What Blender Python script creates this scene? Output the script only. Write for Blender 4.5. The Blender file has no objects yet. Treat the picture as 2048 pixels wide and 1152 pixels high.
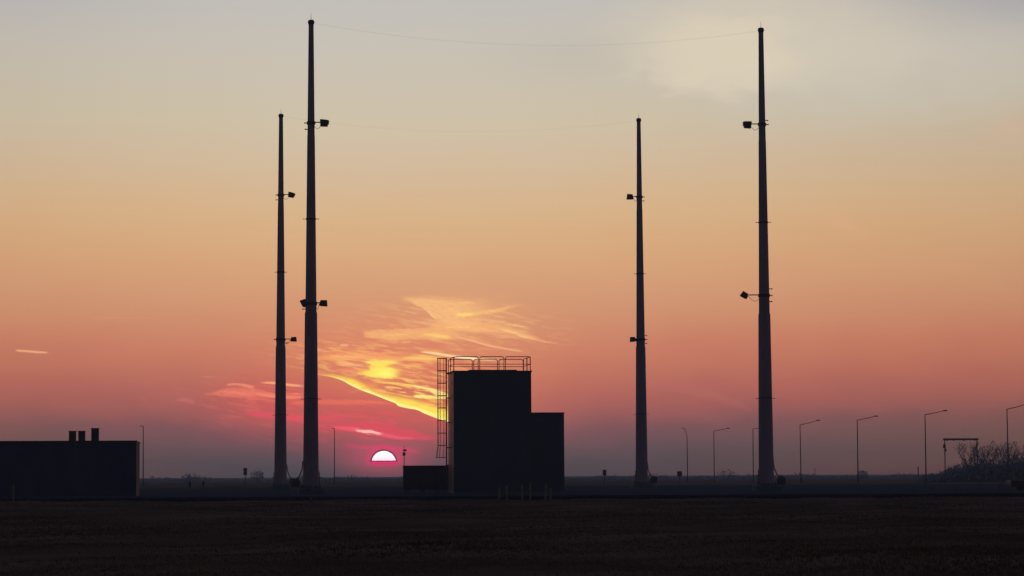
import bpy, math, random
import numpy as np
from mathutils import Vector, Matrix

random.seed(7)
rng = np.random.default_rng(7)
sc = bpy.context.scene
R = math.radians
FPX = 5200.0                       # focal length in photograph pixels (2048 wide)
ROLL = R(0.29)
PITCH = math.atan(374.0 / FPX)
CAM = Vector((0.0, 0.0, 1.65))

# ------------------------------------------------------------------ camera
fwd = Vector((0, math.cos(PITCH), math.sin(PITCH)))
right0 = Vector((1, 0, 0))
up0 = right0.cross(fwd)
# image horizon climbs to the right: camera rolled a touch clockwise
right = right0 * math.cos(ROLL) - up0 * math.sin(ROLL)
up = up0 * math.cos(ROLL) + right0 * math.sin(ROLL)
cd = bpy.data.cameras.new('camera')
cam = bpy.data.objects.new('camera', cd)
sc.collection.objects.link(cam)
m = Matrix((right, up, -fwd)).transposed().to_4x4()
m.translation = CAM
cam.matrix_world = m
cd.sensor_width = 36.0
cd.lens = 36.0 * FPX / 2048.0
cd.clip_start = 0.1
cd.clip_end = 20000
sc.camera = cam


def ray(x, y):
    return (fwd + right * ((x - 1024) / FPX) + up * (-(y - 576) / FPX)).normalized()


def W(x, y, d):
    r = ray(x, y)
    return CAM + r * (d / r.y)


def azel(x, y):
    r = ray(x, y)
    return math.degrees(math.atan2(r.x, r.y)), math.degrees(math.asin(r.z))


# ------------------------------------------------------------------ colour management
sc.view_settings.view_transform = 'Standard'
sc.view_settings.look = 'None'
sc.view_settings.exposure = 0.0
sc.view_settings.gamma = 1.0
sc.view_settings.use_curve_mapping = False


def lin(c):
    o = []
    for v in c[:3]:
        v = v / 255.0
        o.append(v / 12.92 if v <= 0.04045 else ((v + 0.055) / 1.055) ** 2.4)
    return (o[0], o[1], o[2], 1.0)


# ------------------------------------------------------------------ world: dusk sky
world = bpy.data.worlds.new('World')
sc.world = world
world.use_nodes = True
nt = world.node_tree
for n in list(nt.nodes):
    nt.nodes.remove(n)
L = nt.links


def put(sock, v):
    if isinstance(v, bpy.types.NodeSocket):
        L.new(v, sock)
    else:
        sock.default_value = v


def M(op, a, b=None, c=None, clamp=False):
    n = nt.nodes.new('ShaderNodeMath')
    n.operation = op
    n.use_clamp = clamp
    put(n.inputs[0], a)
    if b is not None:
        put(n.inputs[1], b)
    if c is not None:
        put(n.inputs[2], c)
    return n.outputs[0]


def SS(x, a, b):
    n = nt.nodes.new('ShaderNodeMapRange')
    n.interpolation_type = 'SMOOTHSTEP'
    put(n.inputs[0], x)
    n.inputs[1].default_value = a
    n.inputs[2].default_value = b
    return n.outputs[0]


def MIX(f, a, b, mode='MIX'):
    n = nt.nodes.new('ShaderNodeMix')
    n.data_type = 'RGBA'
    n.blend_type = mode
    put(n.inputs[0], f)
    put(n.inputs[6], a)
    put(n.inputs[7], b)
    return n.outputs[2]


geo = nt.nodes.new('ShaderNodeTexCoord')
sep = nt.nodes.new('ShaderNodeSeparateXYZ')
L.new(geo.outputs['Generated'], sep.inputs[0])
DX, DY, DZ = sep.outputs
AZ = M('MULTIPLY', M('ARCTAN2', DX, DY), 180 / math.pi)
EL = M('MULTIPLY', M('ARCSINE', DZ), 180 / math.pi)
PXD = 90.76                         # pixels per degree, only used to size cloud wisps

SUN_AZ, SUN_EL = azel(767.5, 926.0)

# fine streaky disturbance of the cloud edges, long in azimuth, thin in elevation
comb = nt.nodes.new('ShaderNodeCombineXYZ')
put(comb.inputs[0], M('MULTIPLY', AZ, 1.0))
put(comb.inputs[1], M('MULTIPLY', M('ADD', EL, M('MULTIPLY', AZ, 0.16)), 7.0))


def NOISE(scale, detail, dist=0.0, vec=None, rough=0.55):
    n = nt.nodes.new('ShaderNodeTexNoise')
    n.inputs['Scale'].default_value = scale
    n.inputs['Detail'].default_value = detail
    n.inputs['Roughness'].default_value = rough
    n.inputs['Distortion'].default_value = dist
    L.new(vec or comb.outputs[0], n.inputs['Vector'])
    return n.outputs['Fac']


nz1 = NOISE(2.6, 4.0)
nz2 = NOISE(7.0, 3.0, 0.4)
comb2 = nt.nodes.new('ShaderNodeCombineXYZ')
put(comb2.inputs[0], AZ)
put(comb2.inputs[1], M('MULTIPLY', EL, 2.2))
nz3 = NOISE(0.55, 3.0, 0.3, comb2.outputs[0])
WARP = M('MULTIPLY', M('SUBTRACT', nz1, 0.5), 0.10)       # degrees
ELW = M('ADD', EL, WARP)
ELF = M('ADD', EL, M('MULTIPLY', M('SUBTRACT', NOISE(5.0, 4.0, 0.3, None, 0.6), 0.5), 0.13))   # frayed edges
FIB = SS(nz2, 0.25, 0.62)
LUMP = SS(NOISE(1.3, 5.0, 0.6, None, 0.6), 0.3, 0.7)

# gradient of the clear dusk air with elevation
dAZ = M('SUBTRACT', AZ, SUN_AZ)
dAZ = M('MINIMUM', dAZ, M('MULTIPLY', dAZ, 1.3))
dAZ2 = M('MULTIPLY', dAZ, dAZ)
lift = M('MULTIPLY', M('DIVIDE', dAZ2, M('ADD', dAZ2, 60.0)), 0.75)
lowness = M('DIVIDE', 1.0, M('ADD', 1.0, M('MULTIPLY', M('MAXIMUM', EL, 0.0), 0.16)))
EV = M('SUBTRACT', EL, M('MULTIPLY', lift, lowness))
EV = M('ADD', EV, M('MULTIPLY', M('SUBTRACT', nz3, 0.5), 0.35))
ramp = nt.nodes.new('ShaderNodeValToRGB')
fac = M('SQRT', M('MAXIMUM', M('DIVIDE', M('ADD', EV, 0.5), 90.5), 0.0))
L.new(fac, ramp.inputs[0])
SKY = [(-0.5, (60, 62, 72)), (0.05, (73, 72, 79)), (0.35, (88, 77, 84)), (0.8, (117, 82, 89)), (1.25, (157, 92, 92)),
       (1.7, (176, 102, 94)), (2.15, (190, 115, 97)), (2.62, (200, 125, 102)), (3.28, (207, 143, 111)), (4.0, (212, 157, 119)),
       (4.9, (217, 170, 126)), (5.8, (216, 180, 139)), (6.8, (211, 187, 157)), (7.7, (207, 193, 167)), (9.0, (202, 193, 178)),
       (10.3, (195, 191, 185)), (14, (170, 176, 186)), (22, (126, 140, 164)), (40, (84, 98, 130)), (90, (50, 60, 88))]
cr = ramp.color_ramp
while len(cr.elements) > 1:
    cr.elements.remove(cr.elements[-1])
for i, (e, c) in enumerate(SKY):
    p = math.sqrt((e + 0.5) / 90.5)
    if i == 0:
        el_ = cr.elements[0]
        el_.position = p
    else:
        el_ = cr.elements.new(p)
    el_.color = lin(c)
west = ramp.outputs[0]
cosel = M('COSINE', M('MULTIPLY', EL, math.pi / 180))
fall = M('DIVIDE', 1.0, M('ADD', 1.0, M('DIVIDE', M('MULTIPLY', dAZ2, M('MULTIPLY', cosel, cosel)), 880.0)))
# the sky away from the sunset: physical twilight sky
nish = nt.nodes.new('ShaderNodeTexSky')
nish.sky_type = 'NISHITA'
nish.sun_disc = False
nish.sun_elevation = R(0.4)
nish.sun_rotation = R(SUN_AZ)
nish.air_density = 1.0
nish.dust_density = 0.6
nish.ozone_density = 3.0
NISH_K = 0.10
nk = MIX(1.0, nish.outputs[0], (NISH_K, NISH_K, NISH_K, 1), 'MULTIPLY')
col = MIX(fall, nk, west)
# below the horizon: dim ground haze
col = MIX(SS(EL, -0.25, -1.5), col, lin((34, 33, 38)))
bgcol = col


def chain(x):
    # each cloud layer is worked out after the one before it, which keeps the node stack small
    return M('MULTIPLY_ADD', col, 1e-9, x)


def curve(pts, conv=1.0, AZ=AZ):
    """float curve of elevation over azimuth from photograph points; returns (socket, azimuth range)"""
    pp = [azel(*p) for p in pts]
    a0, a1 = pp[0][0], pp[-1][0]
    e0, e1 = min(p[1] for p in pp) - 0.01, max(p[1] for p in pp) + 0.01
    n = nt.nodes.new('ShaderNodeFloatCurve')
    c = n.mapping.curves[0]
    q = [((a - a0) / (a1 - a0), (e - e0) / (e1 - e0)) for a, e in pp]
    c.points[0].location = q[0]
    c.points[1].location = q[-1]
    for k in q[1:-1]:
        c.points.new(*k)
    n.mapping.update()
    put(n.inputs['Value'], M('MULTIPLY_ADD', AZ, 1 / (a1 - a0), -a0 / (a1 - a0)))
    return M('MULTIPLY_ADD', n.outputs[0], e1 - e0, e0), a0, a1


def band(lower, upper, colour, op=1.0, sl=2.0, su=2.0, fib=0.0, warp=True, gain=1.0, endsoft=0.0, lump=0.0):
    """a sunlit cloud wisp between two edges; sl / su edge softness in pixels"""
    global col
    az = chain(AZ)
    lo, a0, a1 = curve(lower, AZ=az)
    hi, b0, b1 = curve(upper, AZ=az)
    e = chain({0: EL, 1: ELW, 2: ELF}[int(warp)])
    m1 = SS(M('SUBTRACT', e, lo), 0.0, sl / PXD)
    m2 = SS(M('SUBTRACT', hi, e), 0.0, su / PXD)
    f = M('MULTIPLY', m1, m2)
    s0, s1 = max(a0, b0), min(a1, b1)
    el2 = endsoft if isinstance(endsoft, tuple) else (endsoft, endsoft)
    ea, eb = max(el2[0], 1.0) / PXD, max(el2[1], 1.0) / PXD
    f = M('MULTIPLY', f, M('MULTIPLY', SS(az, s0, s0 + ea), SS(az, s1, s1 - eb)))
    if fib:
        f = M('MULTIPLY', f, M('MULTIPLY_ADD', FIB, fib, 1 - fib))
    if lump:
        f = M('MULTIPLY', f, M('MULTIPLY_ADD', LUMP, lump, 1 - lump))
    f = M('MULTIPLY', f, op)
    c = lin(colour)
    col = MIX(f, col, (c[0] * gain, c[1] * gain, c[2] * gain, 1))


def blob(x, y, sx, sy, colour, op, tilt=0.0, power=1.0):
    """soft glow"""
    global col
    a, e = azel(x, y)
    u = M('MULTIPLY', M('SUBTRACT', chain(AZ), a), PXD / sx)
    v = M('MULTIPLY', M('ADD', M('SUBTRACT', EL, e), M('MULTIPLY', M('SUBTRACT', AZ, a), tilt)), PXD / sy)
    r2 = M('ADD', M('MULTIPLY', u, u), M('MULTIPLY', v, v))
    f = M('MULTIPLY', M('POWER', 2.71828, M('MULTIPLY', r2, -1.0)), op)
    col = MIX(f, col, lin(colour))


# --- broad pale veil, upper right
nzv = NOISE(0.9, 5.0, 0.2, comb2.outputs[0], 0.5)


def veil(x, y, sx, sy, colour, op):
    global col
    a, e = azel(x, y)
    wu = M('MULTIPLY', M('SUBTRACT', nzv, 0.5), 1.5)
    u = M('MULTIPLY', M('ADD', M('SUBTRACT', AZ, a), wu), PXD / sx)
    v = M('MULTIPLY', M('ADD', M('SUBTRACT', EL, e), M('MULTIPLY', wu, 0.8)), PXD / sy)
    r2 = M('ADD', M('MULTIPLY', u, u), M('MULTIPLY', v, v))
    f = M('MULTIPLY', SS(r2, 1.6, 0.1), op)
    col = MIX(f, col, lin(colour))


veil(1720, 75, 500, 170, (202, 193, 178), 0.75)
veil(1840, 60, 260, 60, (206, 197, 182), 0.5)
veil(1540, 75, 320, 110, (213, 202, 182), 0.6)
veil(1440, 112, 165, 76, (224, 209, 184), 0.65)
blob(1150, 110, 150, 45, (190, 182, 168), 0.35)
blob(1690, 450, 40, 14, (226, 170, 135), 0.35, 0.5)
blob(2030, 255, 50, 30, (208, 176, 150), 0.5)
blob(2080, -20, 330, 85, (160, 160, 166), 0.7)
blob(0, -30, 260, 70, (178, 176, 176), 0.5)
# --- large warm glow over the cloud bank
blob(800, 745, 240, 95, (236, 136, 96), 0.66, 0.1)
blob(930, 655, 190, 60, (230, 152, 108), 0.40, 0.1)
blob(750, 835, 180, 50, (206, 82, 88), 0.6)
blob(560, 800, 120, 48, (210, 88, 88), 0.62)
# fine striations of thin cloud inside the glow


def striate(x, y, sx, sy, colour, op, lo_, hi_, tilt=0.0, over=None):
    global col
    a, e = azel(x, y)
    u = M('MULTIPLY', M('SUBTRACT', chain(AZ), a), PXD / sx)
    v = M('MULTIPLY', M('ADD', M('SUBTRACT', EL, e), M('MULTIPLY', M('SUBTRACT', AZ, a), tilt)), PXD / sy)
    r2 = M('ADD', M('MULTIPLY', u, u), M('MULTIPLY', v, v))
    f = M('MULTIPLY', M('POWER', 2.71828, M('MULTIPLY', r2, -1.0)), op)
    f = M('MULTIPLY', f, SS(nzs, lo_, hi_))
    if over is not None:
        f = M('MULTIPLY', f, SS(M('SUBTRACT', EL, over), 0.0, 4 / PXD))
    col = MIX(f, col, lin(colour))


low = [(596, 744), (634, 750), (660, 754), (683, 761), (703, 772), (725, 782), (750, 791), (775, 801), (792, 808), (796, 812), (815, 817), (832, 820), (850, 828), (868, 835), (890, 843), (930, 855)]
lowc = curve(low)[0]
nzs = NOISE(2.0, 5.0, 0.25, None, 0.55)
striate(820, 738, 150, 66, (254, 182, 116), 0.62, 0.49, 0.66, 0.1, lowc)
striate(940, 645, 140, 38, (254, 198, 132), 0.62, 0.47, 0.66, 0.1)
striate(800, 750, 200, 80, (206, 104, 88), 0.5, 0.50, 0.28, 0.1)
striate(765, 765, 115, 42, (253, 200, 106), 0.65, 0.50, 0.62, 0.18, lowc)
striate(835, 795, 80, 34, (253, 206, 104), 0.8, 0.49, 0.60, 0.25, lowc)
striate(720, 715, 110, 22, (252, 186, 116), 0.75, 0.44, 0.62, 0.1)
striate(520, 800, 120, 40, (236, 120, 100), 0.5, 0.48, 0.70)
striate(750, 850, 160, 40, (236, 84, 96), 0.6, 0.46, 0.70)
# --- upper wisps
blob(945, 618, 75, 24, (246, 184, 124), 0.35, 0.12)
blob(905, 650, 50, 16, (247, 184, 124), 0.3, 0.1)
band([(797, 600), (815, 604), (840, 612), (856, 624), (866, 637), (874, 642), (930, 660), (990, 660)],
     [(797, 598), (815, 590), (840, 588), (856, 589), (868, 590), (885, 592), (930, 596), (990, 600)], (253, 194, 128), 0.8, 6, 14, 0.6, warp=2, endsoft=(14, 95))
band([(812, 603), (830, 610), (846, 618), (858, 629), (866, 637), (876, 640)],
     [(812, 596), (830, 601), (846, 609), (858, 619), (866, 627), (876, 636)], (255, 204, 138), 0.7, 3, 7, 0.1, warp=2, endsoft=(24, 6))
band([(905, 634), (935, 635), (960, 632), (990, 628), (1020, 620), (1050, 610)],
     [(905, 628), (935, 622), (960, 620), (990, 615), (1020, 609), (1050, 603)], (253, 200, 124), 0.75, 7, 7, 0.6, warp=2, endsoft=(14, 40))
band([(908, 632), (925, 634), (950, 632)], [(908, 628), (925, 625), (950, 627)], (255, 212, 122), 0.9, 3, 3, 0, warp=2, endsoft=10)
band([(850, 664), (870, 660), (920, 668), (985, 672), (1020, 674), (1060, 682), (1090, 688), (1120, 689)],
     [(850, 650), (870, 640), (920, 636), (985, 640), (1020, 648), (1060, 664), (1090, 677), (1120, 682)], (250, 184, 122), 0.70, 10, 12, 0.45, warp=2, endsoft=(20, 30))
band([(985, 655), (1010, 664), (1040, 674), (1080, 684), (1120, 690)],
     [(985, 650), (1010, 655), (1040, 665), (1080, 678), (1120, 684)], (254, 202, 132), 0.8, 4, 6, 0.2, warp=2, endsoft=14)
band([(722, 678), (745, 680), (790, 684), (830, 682), (880, 684), (930, 682)],
     [(722, 664), (745, 658), (790, 656), (830, 654), (880, 652), (930, 662)], (249, 182, 118), 0.8, 8, 6, 0.45, warp=2, endsoft=(14, 40))
band([(838, 672), (862, 676), (885, 680), (912, 680)],
     [(838, 668), (862, 664), (885, 666), (912, 674)], (255, 208, 118), 0.85, 6, 6, 0.4, warp=2, endsoft=(12, 24))
band([(900, 676), (940, 684), (970, 693), (1000, 699), (1050, 706)],
     [(900, 662), (940, 664), (970, 674), (1000, 688), (1050, 700)], (243, 168, 116), 0.6, 3, 16, 0.1, endsoft=12)
band([(905, 675), (940, 683), (970, 692), (1000, 698), (1050, 706)],
     [(905, 670), (940, 677), (970, 686), (1000, 692), (1050, 701)], (253, 194, 138), 0.85, 3, 5, 0.0, warp=False, endsoft=14)
band([(676, 693), (690, 695), (700, 694)], [(676, 689), (690, 686), (700, 690)], (252, 176, 124), 0.8, 4, 4, 0, warp=False, endsoft=6)
band([(800, 687), (812, 688), (826, 686)], [(800, 682), (812, 680), (826, 683)], (250, 180, 120), 0.6, 4, 4, 0, warp=False, endsoft=6)
# --- orange shelf
band([(588, 720), (634, 722), (690, 724), (740, 722), (800, 724), (860, 726), (895, 727)],
     [(588, 706), (634, 704), (690, 696), (740, 698), (800, 704), (860, 706), (895, 712)], (250, 164, 106), 0.80, 5, 16, 0.3, warp=2, endsoft=10)
band([(796, 722), (820, 723), (845, 724), (870, 723), (890, 720)],
     [(796, 716), (820, 710), (845, 708), (870, 711), (890, 716)], (254, 206, 112), 0.8, 7, 7, 0.15, warp=2, endsoft=16)
band([(834, 705), (860, 709), (890, 714), (915, 717), (960, 722), (1000, 722)],
     [(834, 701), (860, 702), (890, 706), (915, 710), (960, 715), (1000, 718)], (255, 214, 150), 0.95, 3, 3, 0, warp=False, endsoft=16)
band([(905, 717), (920, 718), (940, 720), (962, 721)],
     [(905, 710), (920, 711), (940, 713), (962, 716)], (255, 236, 190), 0.9, 3, 3, 0, warp=False, endsoft=10)
for (xa, ya, xb, yb, th_, cc, oo) in (
        (652, 711, 738, 716, 2.2, (255, 192, 126), 0.8), (742, 705, 805, 707, 2.0, (254, 186, 120), 0.7),
        (640, 732, 672, 735, 1.8, (250, 164, 120), 0.6), (735, 761, 800, 768, 2.2, (254, 206, 104), 0.7),
        (800, 748, 870, 752, 2.0, (250, 170, 112), 0.6), (905, 604, 960, 606, 2.4, (251, 196, 132), 0.6),
        (880, 655, 950, 653, 2.4, (254, 204, 134), 0.7), (990, 645, 1060, 655, 2.4, (252, 194, 130), 0.7),
        (760, 671, 830, 668, 2.2, (254, 198, 128), 0.7), (700, 800, 780, 806, 2.6, (244, 126, 96), 0.6),
        (430, 781, 520, 790, 2.6, (246, 138, 112), 0.8), (470, 796, 552, 800, 2.2, (240, 112, 100), 0.7),
        (575, 786, 612, 788, 2.2, (250, 130, 104), 0.8), (575, 834, 612, 838, 3.0, (232, 88, 104), 0.8),
        (640, 828, 760, 836, 3.4, (226, 88, 94), 0.6), (820, 778, 900, 786, 2.2, (255, 214, 120), 0.6)):
    xm, ym = (xa + xb) / 2, (ya + yb) / 2
    band([(xa, ya + 0.6), (xm, ym + th_ + 0.6), (xb, yb + 0.8)], [(xa, ya - 0.6), (xm, ym - th_), (xb, yb - 0.6)], cc, oo, 2.2, 2.2, 0.2, warp=2, endsoft=(10, 18))
# --- left spikes
band([(676, 731), (700, 733), (730, 735)], [(676, 727), (700, 726), (730, 730)], (252, 188, 140), 0.85, 4, 4, 0, warp=False, endsoft=6)
band([(665, 744), (700, 746), (735, 748)], [(665, 737), (700, 735), (735, 736)], (246, 150, 112), 0.7, 5, 5, 0.2, endsoft=8)
# --- bright yellow blob
blob(765, 738, 42, 18, (250, 176, 98), 0.5)
band([(722, 725), (735, 727), (746, 732), (760, 735), (778, 731), (812, 724)],
     [(722, 723), (735, 719), (746, 717), (760, 717), (778, 717), (812, 719)], (255, 232, 104), 0.95, 3, 6, 0.35, warp=2, endsoft=(6, 34))
band([(735, 740), (748, 743), (760, 745), (785, 744)], [(735, 731), (748, 727), (760, 727), (785, 733)], (255, 222, 96), 0.85, 4, 4, 0.2, warp=2, endsoft=(8, 20))
band([(706, 748), (722, 751), (738, 755), (760, 758), (780, 758), (806, 753)],
     [(706, 745), (722, 741), (738, 737), (760, 731), (780, 732), (806, 738)], (255, 234, 96), 0.95, 3, 7, 0.35, warp=2, endsoft=(10, 30))
band([(690, 752), (715, 752), (740, 751)], [(690, 749), (715, 746), (740, 745)], (250, 176, 110), 0.7, 3, 3, 0, warp=2, endsoft=14)
blob(770, 747, 20, 8, (255, 248, 124), 0.85)
# --- the long bright wedge with the hard lower edge
band(low, [(596, 738), (634, 740), (660, 741), (683, 744), (703, 748), (725, 756), (750, 766), (775, 775), (792, 780), (796, 781), (815, 784), (832, 787), (850, 791), (868, 795), (890, 800), (930, 810)],
     (248, 176, 94), 0.85, 1.5, 20, 0.5, warp=False, endsoft=8)
band(low, [(596, 743), (634, 745), (660, 746), (683, 749), (703, 753), (725, 763), (750, 779), (775, 786), (792, 789), (796, 790), (815, 794), (832, 797), (850, 802), (868, 808), (890, 816), (930, 830)],
     (255, 230, 92), 0.96, 1.2, 12, 0.3, warp=False, endsoft=40)
band(low, [(596, 744), (634, 748), (660, 751), (683, 756), (703, 765), (725, 774), (750, 784), (775, 794), (792, 800), (796, 803), (815, 808), (832, 812), (850, 818), (868, 824), (890, 832), (930, 845)],
     (255, 248, 150), 0.9, 1.2, 5, 0.0, warp=False, endsoft=90)
blob(742, 772, 30, 4, (244, 158, 88), 0.5, -0.3)
blob(860, 802, 28, 5, (238, 140, 84), 0.4, -0.2)
# --- right pair of streaks
band([(800, 769), (820, 772), (842, 777), (858, 784), (880, 792), (900, 796)],
     [(800, 765), (820, 766), (842, 769), (858, 772), (880, 780), (900, 786)], (255, 228, 136), 0.95, 2, 5, 0.15, warp=2, endsoft=8)
band([(824, 794), (840, 797), (865, 798), (900, 800)], [(824, 789), (840, 787), (865, 790), (900, 792)], (255, 232, 132), 0.95, 2, 3, 0, warp=2, endsoft=8)
band([(840, 768), (870, 772), (900, 776)], [(840, 761), (870, 762), (900, 766)], (245, 158, 108), 0.6, 4, 4, 0.1, endsoft=10)
# --- salmon wisps under the wedge and left of the masts
band([(575, 812), (634, 812), (700, 813), (760, 812), (800, 818)],
     [(575, 798), (634, 797), (700, 797), (760, 800), (800, 812)], (242, 118, 92), 0.60, 7, 7, 0.3, endsoft=20)
band([(395, 792), (430, 794), (460, 797), (500, 798), (552, 796), (612, 792)],
     [(395, 787), (430, 780), (460, 772), (500, 772), (552, 782), (612, 782)], (238, 126, 106), 0.85, 7, 9, 0.75, warp=2, endsoft=24)
band([(450, 772), (475, 773), (500, 777), (512, 777)], [(450, 767), (475, 765), (500, 768), (512, 773)], (246, 146, 118), 0.7, 3, 3, 0, endsoft=8)
band([(500, 786), (530, 795), (560, 798), (612, 799)], [(500, 780), (530, 785), (560, 788), (612, 789)], (250, 140, 110), 0.75, 3, 5, 0.2, endsoft=16)
band([(515, 768), (550, 770), (580, 774), (614, 776)], [(515, 763), (550, 762), (580, 766), (614, 769)], (253, 172, 120), 0.85, 3, 3, 0, warp=False, endsoft=22)
band([(350, 804), (370, 808), (392, 812)], [(350, 796), (370, 794), (392, 803)], (200, 110, 104), 0.5, 5, 5, 0, endsoft=8)
band([(275, 798), (290, 806), (298, 812)], [(275, 790), (290, 794), (298, 804)], (192, 108, 102), 0.35, 5, 5, 0, endsoft=8)
band([(395, 756), (420, 757), (440, 757)], [(395, 752), (420, 751), (440, 753)], (214, 130, 110), 0.45, 3, 3, 0, endsoft=8)
band([(28, 704), (55, 706), (80, 708), (100, 708)], [(28, 697), (55, 699), (80, 701), (100, 703)], (240, 170, 128), 0.9, 3, 3, 0, warp=False, endsoft=10)
band([(160, 640), (260, 640), (340, 640)], [(160, 630), (260, 632), (340, 632)], (220, 158, 118), 0.35, 5, 5, 0, endsoft=50)
# --- crimson layers
band([(480, 832), (560, 842), (612, 848), (640, 846), (700, 844)],
     [(480, 818), (560, 822), (612, 828), (640, 828), (700, 832)], (226, 82, 98), 0.8, 7, 8, 0.4, endsoft=30)
band([(640, 862), (690, 864), (740, 872), (790, 880), (850, 882), (890, 880)],
     [(640, 845), (690, 838), (740, 838), (790, 846), (850, 862), (890, 870)], (226, 76, 94), 0.75, 4, 16, 0.25, endsoft=40)
band([(652, 858), (690, 861), (730, 868), (770, 875), (800, 879), (836, 880)],
     [(652, 852), (690, 851), (730, 857), (770, 864), (800, 870), (836, 874)], (240, 98, 112), 0.85, 3, 5, 0.3, warp=2, endsoft=22)
band([(706, 861), (730, 867), (755, 869), (770, 871)], [(706, 857), (730, 858), (755, 862), (770, 867)], (255, 196, 178), 0.9, 2, 3, 0, warp=2, endsoft=14)
band([(675, 896), (730, 902), (780, 906), (830, 910), (850, 910)],
     [(675, 886), (730, 888), (780, 888), (830, 896), (850, 902)], (208, 66, 100), 0.7, 9, 7, 0.1, endsoft=30)
# --- faint rays far right
band([(1290, 775), (1400, 800), (1520, 835)], [(1290, 735), (1400, 768), (1520, 812)], (192, 110, 102), 0.22, 14, 14, 0, endsoft=50)

# --- the sun, half sunk into the haze layer
SAZ, SEL = azel(767.5, 926.5)
cutE = azel(767.5, 923.0)[1]
ddx = M('SUBTRACT', AZ, SAZ)
ddy = M('SUBTRACT', EL, SEL)
dist = M('SQRT', M('ADD', M('MULTIPLY', ddx, ddx), M('MULTIPLY', ddy, ddy)))
dist = M('MULTIPLY', dist, PXD)
above = SS(EL, cutE - 0.9 / PXD, cutE + 0.5 / PXD)
glow = M('MULTIPLY', SS(dist, 44.0, 26.0), SS(EL, cutE - 11.0 / PXD, cutE + 1.0 / PXD))
blob(767, 915, 75, 32, (214, 84, 108), 0.55)
col = MIX(M('MULTIPLY', glow, 0.45), col, lin((225, 62, 112)))
bot = M('MULTIPLY', SS(dist, 30.0, 24.0), SS(EL, cutE - 11.0 / PXD, cutE - 3.0 / PXD))
col = MIX(M('MULTIPLY', bot, 0.9), col, lin((214, 44, 104)))
col = MIX(M('MULTIPLY', SS(dist, 28.2, 26.6), above), col, lin((66, 9, 36)))
above2 = SS(EL, cutE + 1.0 / PXD, cutE + 2.6 / PXD)
c = lin((255, 240, 240))
c2 = lin((255, 218, 236))
sunc = MIX(SS(EL, cutE + 16 / PXD, cutE), (c[0] * 1.3, c[1] * 1.2, c[2] * 1.15, 1), (c2[0] * 1.25, c2[1] * 1.05, c2[2] * 1.1, 1))
col = MIX(M('MULTIPLY', SS(dist, 25.6, 23.4), above2), col, sunc)

# the sky as it stands behind the ground haze: what the air takes away and adds on the way
HAZE_D = 0.00035
path = M('MINIMUM', M('DIVIDE', 39.85, M('MAXIMUM', M('SINE', M('MULTIPLY', EL, math.pi / 180)), 0.001)), 3300.0)
TR = M('POWER', 2.71828, M('MULTIPLY', path, -HAZE_D))
comb3 = nt.nodes.new('ShaderNodeCombineXYZ')
AIR = (0.052, 0.050, 0.068)
for i_ in range(3):
    put(comb3.inputs[i_], M('MULTIPLY', M('SUBTRACT', 1.0, TR), AIR[i_]))
vsub = nt.nodes.new('ShaderNodeVectorMath')
vsub.operation = 'SUBTRACT'
L.new(col, vsub.inputs[0])
L.new(comb3.outputs[0], vsub.inputs[1])
vmax = nt.nodes.new('ShaderNodeVectorMath')
vmax.operation = 'MAXIMUM'
L.new(vsub.outputs[0], vmax.inputs[0])
vmax.inputs[1].default_value = (0.01, 0.01, 0.01)
vsc = nt.nodes.new('ShaderNodeVectorMath')
vsc.operation = 'SCALE'
L.new(vmax.outputs[0], vsc.inputs[0])
put(vsc.inputs['Scale'], M('DIVIDE', 1.0, TR))
bg = nt.nodes.new('ShaderNodeBackground')
L.new(vsc.outputs[0], bg.inputs[0])
bg.inputs[1].default_value = 1.0
out = nt.nodes.new('ShaderNodeOutputWorld')
L.new(bg.outputs[0], out.inputs[0])
world.cycles.sampling_method = 'MANUAL'
world.cycles.sample_map_resolution = 1024

# ------------------------------------------------------------------ sun lamp (setting sun, weak and red)
sl = bpy.data.lights.new('sun', 'SUN')
sl.energy = 0.10
sl.angle = R(0.53)
sl.color = (1.0, 0.33, 0.16)
so = bpy.data.objects.new('sun', sl)
sc.collection.objects.link(so)
sdir = Vector((math.sin(R(SUN_AZ)) * math.cos(R(0.45)), math.cos(R(SUN_AZ)) * math.cos(R(0.45)), math.sin(R(0.45))))
so.rotation_euler = sdir.to_track_quat('Z', 'Y').to_euler()

# ------------------------------------------------------------------ materials


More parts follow.
